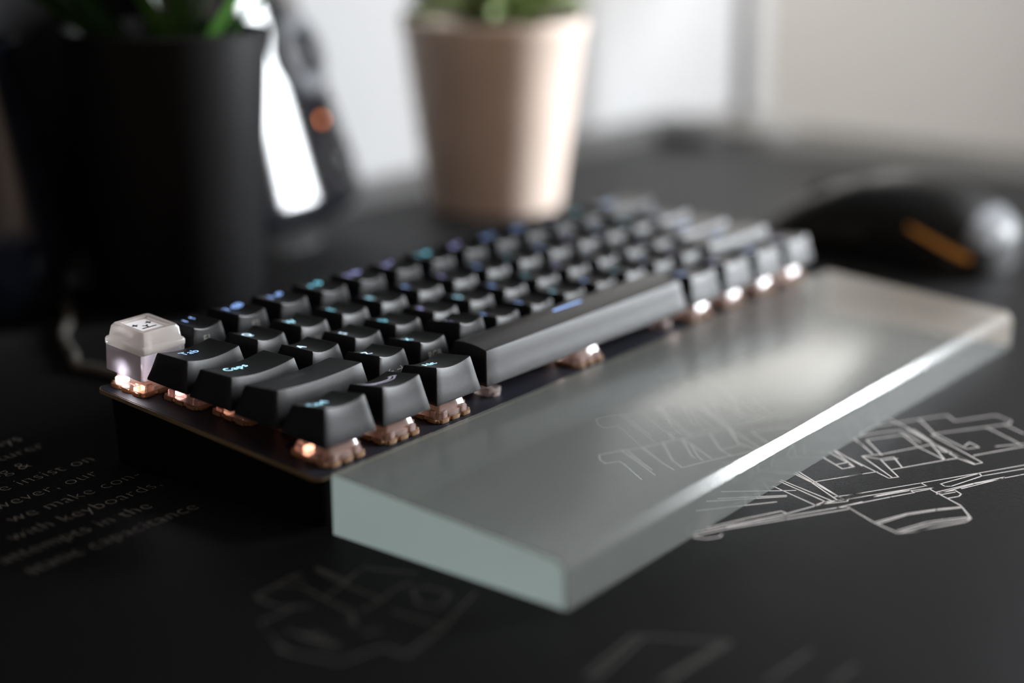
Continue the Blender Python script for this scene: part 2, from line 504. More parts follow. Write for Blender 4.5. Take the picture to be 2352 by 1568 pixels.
ART = json.loads('''{"A":[[[118.5,-101.4],[140.9,-114.1],[159.6,-124.5],[175.2,-133.0]],[[140.9,-114.1],[139.8,-116.5],[122.8,-108.1],[121.7,-108.0],[132.9,-114.0]],[[115.7,-102.8],[133.6,-113.1],[139.7,-116.3]],[[111.2,-105.1],[124.8,-111.9],[132.3,-115.9],[133.0,-114.6]],[[133.2,-114.5],[139.4,-118.6],[137.8,-118.4],[131.1,-131.3]],[[132.7,-115.7],[137.9,-118.5]],[[143.9,-119.1],[159.6,-124.8],[158.0,-126.4],[144.0,-122.5],[142.8,-121.1],[143.9,-119.1]],[[158.0,-126.4],[172.0,-134.2]],[[136.8,-121.0],[150.5,-126.8],[161.4,-132.2],[160.0,-132.4],[150.3,-127.2],[135.3,-121.7]],[[144.1,-125.8],[160.6,-132.5],[166.0,-135.3],[167.5,-136.0]],[[136.6,-122.0],[141.7,-124.7],[139.9,-127.5],[137.6,-127.7],[134.1,-125.7]],[[135.8,-123.0],[140.2,-125.4]],[[109.5,-106.0],[103.6,-116.9],[100.8,-125.5],[103.5,-127.8],[120.3,-137.3],[123.7,-137.5],[130.5,-131.7]],[[103.6,-116.9],[115.8,-121.4],[124.2,-126.7],[130.5,-131.7]],[[103.2,-118.0],[114.9,-121.8],[123.3,-127.1],[129.5,-131.9]],[[102.1,-124.9],[113.2,-128.6],[118.6,-132.1],[124.5,-136.7]],[[102.0,-126.1],[112.7,-130.3],[123.4,-137.0]],[[103.8,-128.2],[111.8,-132.2],[120.9,-137.3]],[[190.3,-79.4],[186.2,-87.0],[174.4,-105.8],[170.7,-112.7],[166.2,-120.5],[169.1,-121.8]],[[184.6,-91.3],[173.7,-106.4],[166.6,-120.6]],[[183.8,-89.6],[172.4,-107.7],[168.3,-114.0],[165.9,-120.6]],[[183.8,-98.2],[169.3,-121.7]],[[169.3,-79.5],[178.7,-79.0],[195.9,-88.2],[205.6,-94.0],[201.5,-98.6],[215.9,-107.0],[213.2,-113.6],[209.9,-114.2],[185.3,-98.5],[183.1,-98.8]],[[195.9,-88.2],[185.3,-98.5]],[[185.3,-98.5],[178.1,-112.8],[181.9,-115.4],[184.4,-111.1],[180.3,-111.2]],[[202.2,-109.2],[192.9,-125.0]],[[208.7,-112.7],[203.5,-121.8]],[[186.1,-119.3],[193.5,-125.1],[194.4,-125.4]],[[173.5,-117.0],[191.7,-126.5]],[[165.5,-79.3],[174.7,-83.4],[181.3,-87.9],[174.6,-98.6]],[[156.0,-93.9],[165.9,-83.6],[178.1,-90.8],[170.0,-100.1],[164.2,-111.6],[170.9,-105.7],[171.3,-112.1]],[[164.8,-79.9],[155.3,-90.9]],[[156.8,-93.5],[169.6,-99.6],[175.1,-102.1],[170.9,-105.7]],[[156.8,-93.5],[151.2,-89.2],[139.8,-105.2]],[[151.2,-89.2],[152.4,-95.0],[156.7,-97.6],[149.8,-103.7]],[[152.4,-95.0],[145.7,-101.9],[141.4,-106.5],[138.6,-104.6],[147.1,-86.8]],[[151.6,-96.1],[156.2,-99.2]],[[145.7,-101.9],[164.2,-111.6],[168.3,-114.0]],[[132.8,-94.1],[141.6,-99.3]],[[142.0,-89.4],[141.0,-91.6],[139.7,-90.6]]],"B":[[[125.3,-79.8],[114.5,-101.3]],[[124.2,-79.7],[120.9,-87.5],[112.6,-100.7]],[[126.6,-80.1],[114.3,-101.7]],[[120.9,-87.5],[136.8,-96.5]],[[117.0,-79.3],[111.3,-99.1]],[[115.7,-79.5],[109.4,-98.5]],[[110.9,-80.0],[105.1,-97.3]],[[114.5,-98.7],[122.3,-103.7]],[[105.1,-97.3],[109.0,-98.0],[115.2,-102.8],[113.6,-103.3],[107.7,-98.8],[105.1,-97.3]],[[113.1,-101.4],[119.5,-105.2]],[[107.4,-103.3],[116.0,-106.9]],[[94.3,-93.9],[104.7,-97.5],[112.6,-100.7]],[[70.8,-81.3],[83.9,-86.4],[94.9,-91.6],[94.3,-93.9],[82.7,-88.4],[65.4,-80.1]],[[63.7,-81.2],[73.3,-85.6],[90.1,-95.6],[108.3,-106.3],[110.2,-105.7],[107.4,-103.3],[92.0,-94.5],[74.8,-85.3]],[[67.6,-87.4],[69.4,-86.9]],[[62.8,-81.8],[64.1,-85.1],[67.6,-87.4]],[[109.8,-105.2],[106.1,-111.9]],[[142.8,-79.8],[137.2,-89.6],[141.1,-91.8],[150.2,-79.9]],[[139.6,-86.4],[143.2,-88.2]],[[148.0,-79.3],[143.2,-88.2]],[[150.8,-79.9],[143.3,-93.3]],[[164.5,-79.5],[160.8,-84.6]]],"T":[[[100.7,-22.7],[108.6,-26.0],[114.8,-29.9],[122.7,-32.6],[129.9,-35.4],[140.4,-39.3],[148.2,-42.1],[162.3,-46.6],[172.7,-51.7]],[[100.7,-22.7],[97.1,-25.7],[95.7,-28.8],[99.9,-31.0],[98.9,-33.5],[91.0,-45.5]],[[108.6,-26.0],[102.5,-37.0],[96.7,-46.7]],[[109.9,-27.1],[103.5,-37.2],[100.0,-43.4]],[[114.6,-30.3],[107.0,-42.8],[104.1,-48.8]],[[122.7,-32.6],[111.1,-43.7],[107.4,-49.7],[118.7,-53.4],[126.0,-56.2],[135.2,-60.2],[140.5,-61.3]],[[129.9,-35.4],[117.8,-46.8],[117.2,-48.3]],[[129.3,-36.4],[127.6,-40.1],[119.9,-52.7]],[[127.3,-40.3],[119.0,-48.3],[116.9,-51.2]],[[140.4,-39.3],[128.7,-50.7],[126.0,-56.2]],[[128.7,-50.7],[135.2,-53.3]],[[134.4,-35.8],[137.4,-31.3],[131.2,-29.4],[127.9,-33.5]],[[137.4,-31.3],[146.8,-17.2],[152.5,-10.9],[164.8,-15.2],[172.2,-19.3],[169.0,-27.3],[161.3,-39.6]],[[146.8,-17.2],[162.1,-22.4],[169.0,-27.3]],[[164.8,-15.2],[161.4,-22.9],[148.4,-41.7],[136.1,-53.3],[136.1,-55.5]],[[161.7,-23.3],[152.5,-37.2],[148.8,-42.3],[138.3,-51.4],[135.8,-59.8]],[[152.5,-37.2],[166.8,-44.0],[178.5,-51.4]],[[148.2,-42.1],[137.8,-60.1]],[[161.8,-57.7],[150.0,-49.9],[145.6,-56.2],[142.5,-61.5]]],"L":[[[-39.6,-13.3],[-31.7,-12.5],[-23.7,-11.4],[-22.1,-12.3]],[[-16.9,-13.1],[-17.9,-24.6],[-9.4,-22.7],[-3.1,-36.6]],[[-29.8,-28.0],[-20.4,-25.8],[-9.4,-22.7]],[[-31.7,-12.5],[-28.0,-18.3],[-29.9,-29.0],[-30.8,-38.4],[-34.7,-43.6]],[[-22.6,-40.4],[-14.9,-38.4],[-7.7,-38.7]],[[-20.4,-27.0],[-20.7,-38.6],[-22.6,-40.4],[-29.1,-40.6]],[[-11.4,-41.9],[-8.0,-43.9],[-7.2,-51.6],[-15.0,-54.5],[-17.2,-49.6],[-11.4,-41.9]],[[-40.1,-13.8],[-40.2,-22.1],[-35.2,-28.6]],[[-37.6,-25.5],[-44.2,-25.4],[-49.2,-25.0],[-54.0,-34.7],[-56.7,-40.9],[-52.6,-55.3],[-40.2,-58.2],[-40.3,-65.5],[-22.8,-62.9]],[[-49.9,-26.2],[-55.0,-37.3],[-55.9,-40.9]],[[-48.6,-33.8],[-47.1,-42.6],[-45.9,-49.0]],[[-45.5,-38.8],[-45.2,-43.1]],[[-35.3,-41.9],[-35.6,-44.5]],[[-24.2,-46.8],[-23.5,-58.0],[-23.2,-62.5]],[[-37.9,-49.6],[-33.8,-51.8]],[[-2.6,-56.4],[-23.2,-62.5]],[[-48.3,-36.2],[-48.1,-43.3],[-47.8,-49.3]],[[-25.6,-11.3],[-25.0,-16.5]],[[-18.2,-13.8],[-20.0,-27.4]]],"Bt":[[[-22.3,-105.6],[1.8,-102.5],[13.6,-123.3],[-12.4,-121.6]],[[1.6,-105.1],[-23.0,-108.0]],[[21.4,-140.5],[0.7,-140.0]],[[21.1,-152.5],[10.0,-152.1]],[[11.0,-121.8],[-14.6,-120.7]]],"F":[[[429.7,222.1],[509.2,225.3],[622.9,226.2]],[[416.3,195.1],[507.8,194.1],[599.1,187.6]],[[489.1,218.1],[598.5,205.8]]]}''')
mb = MB()
for k in ('A', 'B', 'T'):
    for pl in ART[k]:
        ribbon(mb, pl, 0.46, 3.03)
for p, q in (((112.0, -87.0), (97.5, -70.0)), ((106.8, -86.8), (92, -72)), ((105.9, -87.2), (88.0, -70.5)), ((100.4, -87.0), (80, -72))):
    ribbon(mb, (p, q), 0.46, 3.03)
o = mb.obj('printed_drawing', M['print'], dmat)
o['label'] = 'pale line drawing of an exploded key switch beside the clear wrist rest'
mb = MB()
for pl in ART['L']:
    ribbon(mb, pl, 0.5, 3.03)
o = mb.obj('printed_drawing', M['print_shaded'], dmat)
o['label'] = 'rounded line drawing in the near foreground, shade in its print colour'
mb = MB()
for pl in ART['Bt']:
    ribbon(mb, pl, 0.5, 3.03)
mb.obj('printed_drawing', M['print_shaded'], dmat)
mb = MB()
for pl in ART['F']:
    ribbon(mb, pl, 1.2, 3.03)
mb.obj('printed_drawing', M['print_shaded'], dmat)
TXT = [('always', -3.0), ('manufacturer', -2.5), ('engineering &', -16.0), ('we insist on', -0.4), ('However, our', -7.9),
       ('we make con-', -0.2), ('with keyboards,', -1.8), ('attempts in the', -15.0), ('static capacitance', -7.0)]
for k, (s, xe) in enumerate(TXT):
    vs_, fs_ = text_polys(s, 8.0, 'RIGHT', 1.05, -0.19)
    y = 44.0 + (8 - k) * 11.25
    mb = MB()
    mb.add([(x + xe, yy + y, 3.03) for x, yy, z in vs_], fs_)
    mb.obj('printed_text', M['print_text_shaded'], dmat)

# ================================================================== keyboard
U = 19.05
TILT = 0.0792591
kb = thing('keyboard', 'compact black mechanical keyboard with glowing blue legends and clear switches', 'keyboard', (0, 0, 25.147), (TILT, 0, 0))
PZ = -7.1


def slab(x0, x1, y0, y1, z0, z1, r):
    c = (x0 + x1) / 2
    mb = MB()
    mb.loft([[(x + c, y, z) for x, y, _ in rrect((x1 - x0) / 2, y0, y1, r, lambda x, y: 0, 5, 2)] for z in (z0, z1)])
    return mb


slab(-2.6, 288.4, -0.5, 95.0, -8.5, -7.25, 3.0).obj('plate_edge', M['brass'], kb)
slab(-2.3, 288.1, -1.3, 94.7, -7.25, PZ, 2.8).obj('plate', M['plate'], kb)
mb = MB()
cs, sn = math.cos(TILT), math.sin(TILT)
zb_ = lambda y: (-25.147 - sn * y) / cs + 0.25
L1 = [(x + 142.9, y, zb_(y)) for x, y, _ in rrect(140.6, 3.0, 92.5, 4, lambda x, y: 0, 5, 2)]
L2 = [(x + 142.9, y, -8.5) for x, y, _ in rrect(142.4, 0.6, 93.4, 3, lambda x, y: 0, 5, 2)]
mb.loft([L1, L2])
mb.obj('case', M['case'], kb, smooth=True)

ROW_ZF = [10.9, 10.7, 9.5, 9.4, 10.7]
ROW_ZB = [8.4, 8.8, 8.4, 8.5, 9.8]
ROW_YF = [3.8, 3.46, 3.23, 3.21, 2.7]
YB = 16.4


def top_fn(row, w, space=False, dz=1.0):
    hx = w * U / 2 - 3.95
    zf, zb, yf = ROW_ZF[row], ROW_ZB[row], ROW_YF[row]
    if space:
        return hx, yf, lambda x, y: 10.45 + 0.75 * (1 - ((y - 10.2) / 6.6) ** 2)
    sag = 1.25 if w < 1.4 else (1.35 if w < 2 else 0.9)

    def f(x, y):
        return (zf + (zb - zf) * (y - yf) / (YB - yf) - sag * (1 - min(1.0, (x / hx) ** 2))) * dz
    return hx, yf, f


CAPS = {}


def cap_mesh(row, w, space=False, dz=1.0):
    key = (row, w, space, dz)
    if key in CAPS:
        return CAPS[key]
    hx, yf, zt = top_fn(row, w, space, dz)
    ns = 8 if w < 3 else 20
    hb = w * U / 2 - 1.35
    rings = [rrect(hb - 1.2, 1.8, 17.25, 0.4, lambda x, y: 1.6, 3, ns),
             rrect(hb - 0.9, 1.5, 17.55, 0.4, lambda x, y: 0.0, 3, ns),
             rrect(hb, 0.6, 18.45, 0.5, lambda x, y: 0.0, 3, ns),
             rrect(hb, 0.62, 18.43, 0.5, lambda x, y: 0.5, 3, ns)]
    for s in (0.35, 0.7):
        rings.append(rrect(hb + (hx + 0.3 - hb) * s, 0.6 + (yf - 0.3 - 0.6) * s, 18.45 + (YB + 0.3 - 18.45) * s, 0.5,
                           lambda x, y, s=s: (zt(x, y) - 0.45) * s, 3, ns))
    rings.append(rrect(hx + 0.30, yf - 0.30, YB + 0.30, 0.5, lambda x, y: zt(x, y) - 0.45, 3, ns))
    rings.append(rrect(hx + 0.10, yf - 0.10, YB + 0.10, 0.45, lambda x, y: zt(x, y) - 0.10, 3, ns))
    rings.append(rrect(hx - 0.15, yf + 0.15, YB - 0.15, 0.35, zt, 3, ns))
    yc = (yf + YB) / 2
    last = rings[-1]
    for s in (0.8, 0.55, 0.28, 0.06):
        rings.append([(x * s, yc + (y - yc) * s, zt(x * s, yc + (y - yc) * s)) for x, y, z in last])
    mb = MB()
    mb.loft(rings)
    me = mb.mesh('keycap', True, 18)
    me.materials.append(M['cap'])
    CAPS[key] = me
    return me


# switch meshes (shared)
mb = bevel_box(-7.6, 7.6, -7.6, 7.6, PZ, PZ + 1.0, 0.35, 2)
for sgn in (-1, 1):
    for c in (-5.0, 0.0, 5.0):
        for ax in (0, 1):
            e = bevel_box(-1.7, 1.7, -0.55, 0.55, PZ, PZ + 1.25, 0.3, 2)
            mb.add([((x + c, y + sgn * 7.75, z) if ax == 0 else (y + sgn * 7.75, x + c, z)) for x, y, z in e.v], e.f)
ME_SWB = mb.mesh('switch', True, 40); ME_SWB.materials.append(M['sw_base'])
mb = MB()
sq = lambda h, z, r=0.8: rrect(h, -h, h, r, lambda x, y: z, 3, 2)
mb.loft([sq(6.9, PZ + 1.0), sq(6.9, PZ + 2.6), sq(6.5, PZ + 2.8), sq(5.4, PZ + 6.2), sq(5.0, PZ + 6.5)])
for sgn in (-1, 1):
    for c in (-4.4, 4.4):
        e = bevel_box(c - 1.0, c + 1.0, sgn * 6.9 - 0.5, sgn * 6.9 + 0.5, PZ + 1.0, PZ + 3.6, 0.25, 2)
        mb.add(e.v, e.f)
        mb.add([(y, x, z) for x, y, z in e.v], e.f)
    e = bevel_box(-2.4, 2.4, sgn * 6.6 - 0.5, sgn * 6.6 + 0.5, PZ + 1.0, PZ + 2.2, 0.25, 2)
    mb.add(e.v, e.f)
ME_SWT = mb.mesh('top_housing', True, 40); ME_SWT.materials.append(M['sw_top'])
mb = bevel_box(-3.4, 3.4, -2.6, 2.6, PZ + 6.4, 1.4, 0.3, 2)
e = bevel_box(-2.0, 2.0, -0.65, 0.65, 1.3, 3.6, 0.15, 1); mb.add(e.v, e.f)
e = bevel_box(-0.65, 0.65, -2.0, 2.0, 1.3, 3.6, 0.15, 1); mb.add(e.v, e.f)
ME_STEM = mb.mesh('stem', True, 40); ME_STEM.materials.append(M['stem'])
LEDM = {}
for k, mt in (('e', 'led_esc'), ('w', 'led_white'), ('p', 'led_pink'), ('o', 'led_warm')):
    mb = bevel_box(-1.6, 1.6, -0.9, 0.9, PZ + 1.1, PZ + 2.4, 0.25, 2)
    LEDM[k] = mb.mesh('led'); LEDM[k].materials.append(M[mt])


def add_switch(cx, row, led):
    s = link('switch', ME_SWB, kb, None, (cx, row * U + U / 2, 0))
    link('top_housing', ME_SWT, s)
    link('stem', ME_STEM, s)
    link('led', LEDM[led], s, None, (-5.2, 0.5, 5.6) if led == 'e' else (-3.6, 4.2, 0))
    return s


def add_legend(cap, row, w, s, colour, dx=0.0, dy=0.0, size=4.3, space=False, dz=1.0):
    hx, yf, zt = top_fn(row, w, space, dz)
    vs_, fs_ = text_polys(s, size, 'CENTER', 1.06, 0.01)
    mb = MB()
    pts = [(x - 1.7 + dx, y + 12.2 - size * 0.35 + dy) for x, y, z in vs_]
    mb.add([(x, y, zt(x, y) + 0.05) for x, y in pts], fs_)
    return mb.obj('legend', LEG[colour], cap)


def add_front_print(cap, row, w, polys, zc, dx=0.0):
    hx, yf, zt = top_fn(row, w)
    ztop = ROW_ZF[row] - 0.45
    vs_, fs_ = polys
    mb = MB()
    out = []
    for x, y, z in vs_:
        zz = zc + y * 0.95
        t = zz / (zt(x + dx, yf) - 0.45)
        out.append((x + dx, 0.6 + (yf - 0.9) * t - 0.06, zz))
    mb.add(out, fs_)
    return mb.obj('front_print', M['cap_print'], cap)


ROWS = {
    4: [('Esc', 1, '', 'w')] + [(a, 1, 'w', c) for a, c in zip(['1 !', '2 @', '3 #', '4 $', '5 %', '6 ^', '7 &', '8 *', '9 (', '0 )', '- _', '= +'], 'bbbtvvtvbbbt')] + [('Back', 2, 'w', 'b')],
    3: [('Tab', 1.5, 'p', 'b')] + [(a, 1, 'p', c) for a, c in zip(['Q', 'W', 'E', 'R', 'T', 'Y', 'U', 'I', 'O', 'P', '[ {', '] }'], 'wctcbvbtbvbt')] + [('\\ |', 1.5, 'w', 'b')],
    2: [('Caps', 1.75, 'o', 'c')] + [(a, 1, 'p', c) for a, c in zip(['A', 'S', 'D', 'F', 'G', 'H', 'J', 'K', 'L', '; :', '\' "'], 'wwtvcbtvbtb')] + [('Enter', 2.25, 'w', 'b')],
    1: [('Shift', 2.25, 'o', 'd')] + [(a, 1, 'p', c) for a, c in zip(['Z', 'X', 'C', 'V', 'B', 'N', 'M', ', <', '. >', '/ ?'], 'wcvbbcbtbv')] + [('Shift', 2.75, 'w', 'b')],
    0: [('Ctrl', 1.25, 'o', 'c'), ('logo', 1.25, 'o', 'v'), ('Alt', 1.25, 'o', 'c'), ('', 6.25, 'w', 'b'), ('Alt', 1.25, 'w', 'b'), ('Fn', 1.25, 'w', 'v'), ('Menu', 1.25, 'w', 'b'), ('Ctrl', 1.25, 'p', 'v')],
}
TALL = {'C': 1.2}
for row in (4, 3, 2, 1, 0):
    u = 0.0
    for name, w, led, colr in ROWS[row]:
        cx = (u + w / 2) * U
        u += w
        if name == 'Esc':
            sw = add_switch(cx, row, 'e')
            link('led', LEDM['w'], sw, None, (-5.0, 4.4, 0.4))
            link('led', LEDM['o'], sw, None, (-5.6, -3.6, -0.2))
            continue
        space = (w == 6.25)
        dz = TALL.get(name, 1.0)
        cap = link('keycap', cap_mesh(row, w, space, dz), kb, None, (cx, row * U, 0))
        add_switch(cx, row, {'w': 'w', 'p': 'p', 'o': 'o'}.get(led, 'p'))
        if space:
            cap['label'] = 'long black space bar with a short blue lit dash'
            hx, yf, zt = top_fn(row, w, True)
            mb = MB()
            q = [(-9.0, 12.1), (7.0, 12.1), (7.0, 13.0), (-9.0, 13.0)]
            mb.add([(x, y, zt(x, y) + 0.08) for x, y in q], [(0, 1, 2, 3)])
            mb.obj('legend', LEG['b'], cap)
        elif name == 'logo':
            hx, yf, zt = top_fn(row, w)
            cap['label'] = 'black keycap marked with a pale swoosh emblem'
            strokes = [([(-7.2, 12.6), (-4.0, 12.4), (0.0, 11.7), (3.0, 11.2), (5.0, 12.2)], 0.75),
                       ([(-5.4, 11.2), (-2.0, 11.1), (1.5, 10.3), (4.0, 10.0), (5.6, 11.2)], 0.6),
                       ([(-6.4, 11.9), (-4.6, 11.0), (-3.0, 10.9)], 0.7),
                       ([(4.4, 12.6), (5.6, 11.8), (5.9, 10.8)], 0.5)]
            mb = MB()
            for pl, wd in strokes:
                ribbon(mb, smooth_path([(x, y, 0) for x, y in pl], 4), wd, 0)
            mb.v = [(x, y, zt(x, y) + 0.06) for x, y, z in mb.v]
            mb.obj('emblem', pmat('pale_emblem_print', (0.45, 0.43, 0.5), 0.5, emit=(0.45, 0.45, 0.7), estr=0.18), cap)
        elif name:
            dx, dy, size = 0.0, 0.0, 4.3
            if row == 4:
                dx, dy, size = 3.2, 1.2, 4.0
            if name in ('Caps',):
                dx = -1.3
            if name in ('Ctrl',):
                dx = -0.8
            if len(name) > 2 and row != 4:
                size = 4.2
            if name == 'Back':
                dx, dy = -2.0, 0.0
            add_legend(cap, row, w, name, colr, dx, dy, size, False, dz)
        if name == '1 !':
            add_front_print(cap, row, w, text_polys('F1', 3.4, 'CENTER'), 5.2, -0.6)
        if name == '2 @':
            add_front_print(cap, row, w, text_polys('F2', 3.4, 'CENTER'), 5.2, 1.2)
        if name == 'X':
            add_front_print(cap, row, w, text_polys('RGB', 3.3, 'CENTER'), 4.6, 0.3)
        if name in ('Z', 'W', 'S'):
            mb = MB()
            if name == 'Z':
                for sg in (-1, 1):
                    ribbon(mb, [(sg * 0.9, 0), (sg * 3.3, 0)], 0.32, 0)
                    ribbon(mb, [(sg * 2.4, 0.9), (sg * 3.3, 0), (sg * 2.4, -0.9)], 0.32, 0)
                add_front_print(cap, row, w, (mb.v, mb.f), 5.0, 0.6)
            elif name == 'W':
                ribbon(mb, [(-0.9, 0.8), (-0.9, -0.8), (0.0, 0.2), (0.9, -0.8), (0.9, 0.8)], 0.3, 0)
                add_front_print(cap, row, w, (mb.v, mb.f), 4.6, 1.0)
            else:
                ribbon(mb, [(0, -1.2), (0, 0.8)], 0.3, 0)
                ribbon(mb, [(-0.8, 0.1), (0, 0.9), (0.8, 0.1)], 0.3, 0)
                add_front_print(cap, row, w, (mb.v, mb.f), 4.4, 0.8)

# stabiliser clips under the space bar, plate screws
for x in (81.0, 181.0):
    mb = bevel_box(-3.2, 3.2, -3.2, 3.2, PZ, PZ + 2.6, 0.4, 2)
    e = bevel_box(-1.6, 1.6, -4.2, -3.0, PZ, PZ + 1.4, 0.3, 2); mb.add(e.v, e.f)
    mb.obj('stabiliser', M['sw_top'], kb, True, 40, (x + 2.5, 8.6, 0))
for x, y in ((8.5, 74.1), (8.5, 20.5), (277, 74), (277, 20.5)):
    mb = lathe([(1.9, PZ), (1.9, PZ + 0.25), (1.5, PZ + 0.3), (1.0, PZ + 0.1)], 20)
    mb.obj('screw', M['case'], kb, True, 40, (x, y, 0))

# escape key: translucent resin cap with a printed face
esc = MB()
Y0, Y1 = 0.7, 18.5
rr = lambda h, d, r, z: [(x, y, z) for x, y, _ in rrect(h, Y0 + d, Y1 - d, r, lambda x, y: 0, 4, 3)]
esc.loft([rr(7.9, 1.0, 0.8, 6.4), rr(7.8, 1.1, 0.8, -1.4), rr(8.7, 0.2, 1.2, -1.4), rr(8.75, 0.15, 1.2, 6.8)], True, False)
ek = esc.obj('resin_keycap', M['esc_clear'], kb, True, 40, (U / 2, 4 * U, 0))
ek['label'] = 'translucent white escape keycap with a small black face on top'
mb = MB()
mb.loft([rr(8.75, 0.15, 1.2, 6.8), rr(9.0, -0.1, 1.4, 7.3), rr(9.0, -0.1, 1.4, 8.6), rr(8.7, 0.2, 1.4, 9.1), rr(8.1, 0.8, 1.2, 9.4),
         rr(7.6, 1.3, 1.1, 12.6), rr(6.9, 2.0, 1.0, 13.5), rr(5.4, 3.5, 0.6, 13.5), rr(5.2, 3.7, 0.5, 12.5)])
mb.obj('top_block', M['esc_top'], ek, True, 40)
mb = MB(); mb.loft([rr(4.9, 4.0, 0.4, 12.52), rr(4.9, 4.0, 0.4, 12.75)])
mb.obj('face_panel', M['esc_panel'], ek)
mb = MB()
for cx, cy in ((-2.6, 11.2), (2.6, 11.2)):
    ribbon(mb, [(cx - 0.85, cy), (cx + 0.85, cy)], 0.6, 12.8)
    ribbon(mb, [(cx, cy - 0.85), (cx, cy + 0.85)], 0.6, 12.8)
ribbon(mb, [(-0.8, 9.6), (0, 8.9), (0.8, 9.6)], 0.55, 12.8)
ribbon(mb, [(0, 8.9), (0, 8.2)], 0.55, 12.8)
ribbon(mb, [(-2.4, 7.6), (2.6, 7.6)], 0.65, 12.8)
mb.obj('face_print', M['ink'], ek)

# ================================================================== wrist rest
bm = bmesh.new()
Lr, Dr, hb_, hf_ = 296.16, 80.74, 19.11, 13.73
co = [(0, 0, 0), (Lr, 0, 0), (Lr, -Dr, 0), (0, -Dr, 0), (0, 0, hb_), (Lr, 0, hb_), (Lr, -Dr, hf_), (0, -Dr, hf_)]
V = [bm.verts.new(c) for c in co]
for f in ((0, 1, 2, 3), (4, 7, 6, 5), (0, 4, 5, 1), (1, 5, 6, 2), (2, 6, 7, 3), (3, 7, 4, 0)):
    bm.faces.new([V[i] for i in f])
bmesh.ops.recalc_face_normals(bm, faces=bm.faces)
longtop = [e for e in bm.edges if all(v.co.z > 1 for v in e.verts) and abs(e.verts[0].co.x - e.verts[1].co.x) > 10]
bmesh.ops.bevel(bm, geom=[e for e in longtop if e.verts[0].co.y < -40], offset=2.5, segments=1, affect='EDGES', profile=0.5)
bmesh.ops.bevel(bm, geom=[e for e in bm.edges if len(e.link_faces) == 2 and e.is_valid and all(v.co.z > 17 for v in e.verts) and abs(e.verts[0].co.x - e.verts[1].co.x) > 10 and all(v.co.y > -1 for v in e.verts)], offset=1.6, segments=2, affect='EDGES', profile=0.5)
rest_e = [e for e in bm.edges if len(e.link_faces) == 2 and e.calc_face_angle() > math.radians(50) and not (all(v.co.z < 0.5 for v in e.verts) and abs(e.verts[0].co.x - e.verts[1].co.x) > 10)]
bmesh.ops.bevel(bm, geom=rest_e, offset=1.1, segments=3, affect='EDGES', profile=0.5)
bm.verts.index_update()
me = mesh_of('wrist_rest', [v.co[:] for v in bm.verts], [[v.index for v in f.verts] for f in bm.faces], True, 25)
bm.free()
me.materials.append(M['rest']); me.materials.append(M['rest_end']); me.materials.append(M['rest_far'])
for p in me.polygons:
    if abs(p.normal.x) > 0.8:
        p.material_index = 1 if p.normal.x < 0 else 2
rest = link('wrist_rest', me, None, None, (1.0, -1.14, 0.12), (0, 0, 0.008))
tag(rest, 'long wedge of hazy clear glass in front of the keyboard', 'wrist rest')

# ================================================================== potted plants
def leaf_strip(path, widths, thick, mat, parent, name='leaf', side=None):
    """tapering leaf with a shallow V section and real thickness"""
    P = [Vector(p) for p in path]
    rings = []
    for i, p in enumerate(P):
        d = (P[min(i + 1, len(P) - 1)] - P[max(i - 1, 0)]).normalized()
        s = Vector(side) if side else d.cross(Vector((0, 0, 1)))
        s = (s - d * s.dot(d)).normalized()
        n = s.cross(d).normalized()
        w = widths[i] / 2
        t = thick / 2
        up = n * w * 0.35
        rings.append([tuple(q) for q in (p - s * w + up, p - s * w * 0.5 + up * 0.35 + n * t, p + n * t, p + s * w * 0.5 + up * 0.35 + n * t,
                                         p + s * w + up, p + s * w * 0.5 + up * 0.35 - n * t, p - n * t, p - s * w * 0.5 + up * 0.35 - n * t)])
    mb = MB()
    mb.loft(rings)
    return mb.obj(name, mat, parent, True, 60)


RIGHT = Vector((0.6156, -0.788, 0))
FWD = Vector((0.788, 0.6156, 0))
pb = thing('potted_plant', 'green strap-leaved plant in a tall matt black pot behind the keyboard', 'potted plant', (150.5, 234, 0))
lathe([(33, 0), (35, 0.6), (36, 3), (42.6, 112), (42.9, 114), (41.5, 115), (40, 114), (39.2, 106), (38.9, 100)], 64).obj('pot', M['black_pot'], pb, True, 40)
lathe([(38.0, 99.0), (38.0, 101.5), (20, 103.5), (2, 104.5)], 40).obj('soil', M['soil'], pb, True, 40)
LV = [(3, -2, -0.45, -0.25, 17, 120, 0), (13, -4, 0.80, 0.0, 15, 125, 0), (-10, 2, -0.70, -0.35, 15, 115, 1), (-18, -3, -0.85, -0.55, 13, 105, 1),
      (2, 6, 0.15, 0.12, 14, 140, 1), (-4, 6, -0.25, 0.05, 13, 135, 1), (8, 4, 0.4, 0.05, 12, 120, 1), (-14, -8, -0.6, -0.6, 13, 120, 1),
      (-6, 0, -0.10, 0.0, 13, 145, 1), (16, 2, 1.0, 0.15, 11, 110, 1), (6, -8, 0.25, -0.25, 12, 125, 1), (-20, 0, -0.9, -0.7, 12, 95, 1)]
for r0, f0, lr, lf, wd, ln, dk in LV:
    b0 = RIGHT * r0 + FWD * f0
    path, ws = [], []
    for i in range(13):
        t = i / 12
        h = ln * t * (1 - 0.18 * t)
        path.append(tuple(b0 + RIGHT * (lr * h * (0.75 + 0.35 * t)) + FWD * (lf * h * (0.7 + 0.5 * t)) + Vector((0, 0, 98 + h * (1 - 0.25 * t * (abs(lr) + abs(lf)) / 1.5)))))
        ws.append(max(0.6, wd * (0.75 + 0.45 * math.sin(math.pi * min(1, t * 0.9 + 0.1))) * (1 - t ** 3)))
    sd = (FWD * lr - RIGHT * lf)
    sd = sd if sd.length > 0.2 else RIGHT
    leaf_strip(path, ws, 1.2, M['leaf_dark'] if dk else M['leaf'], pb)

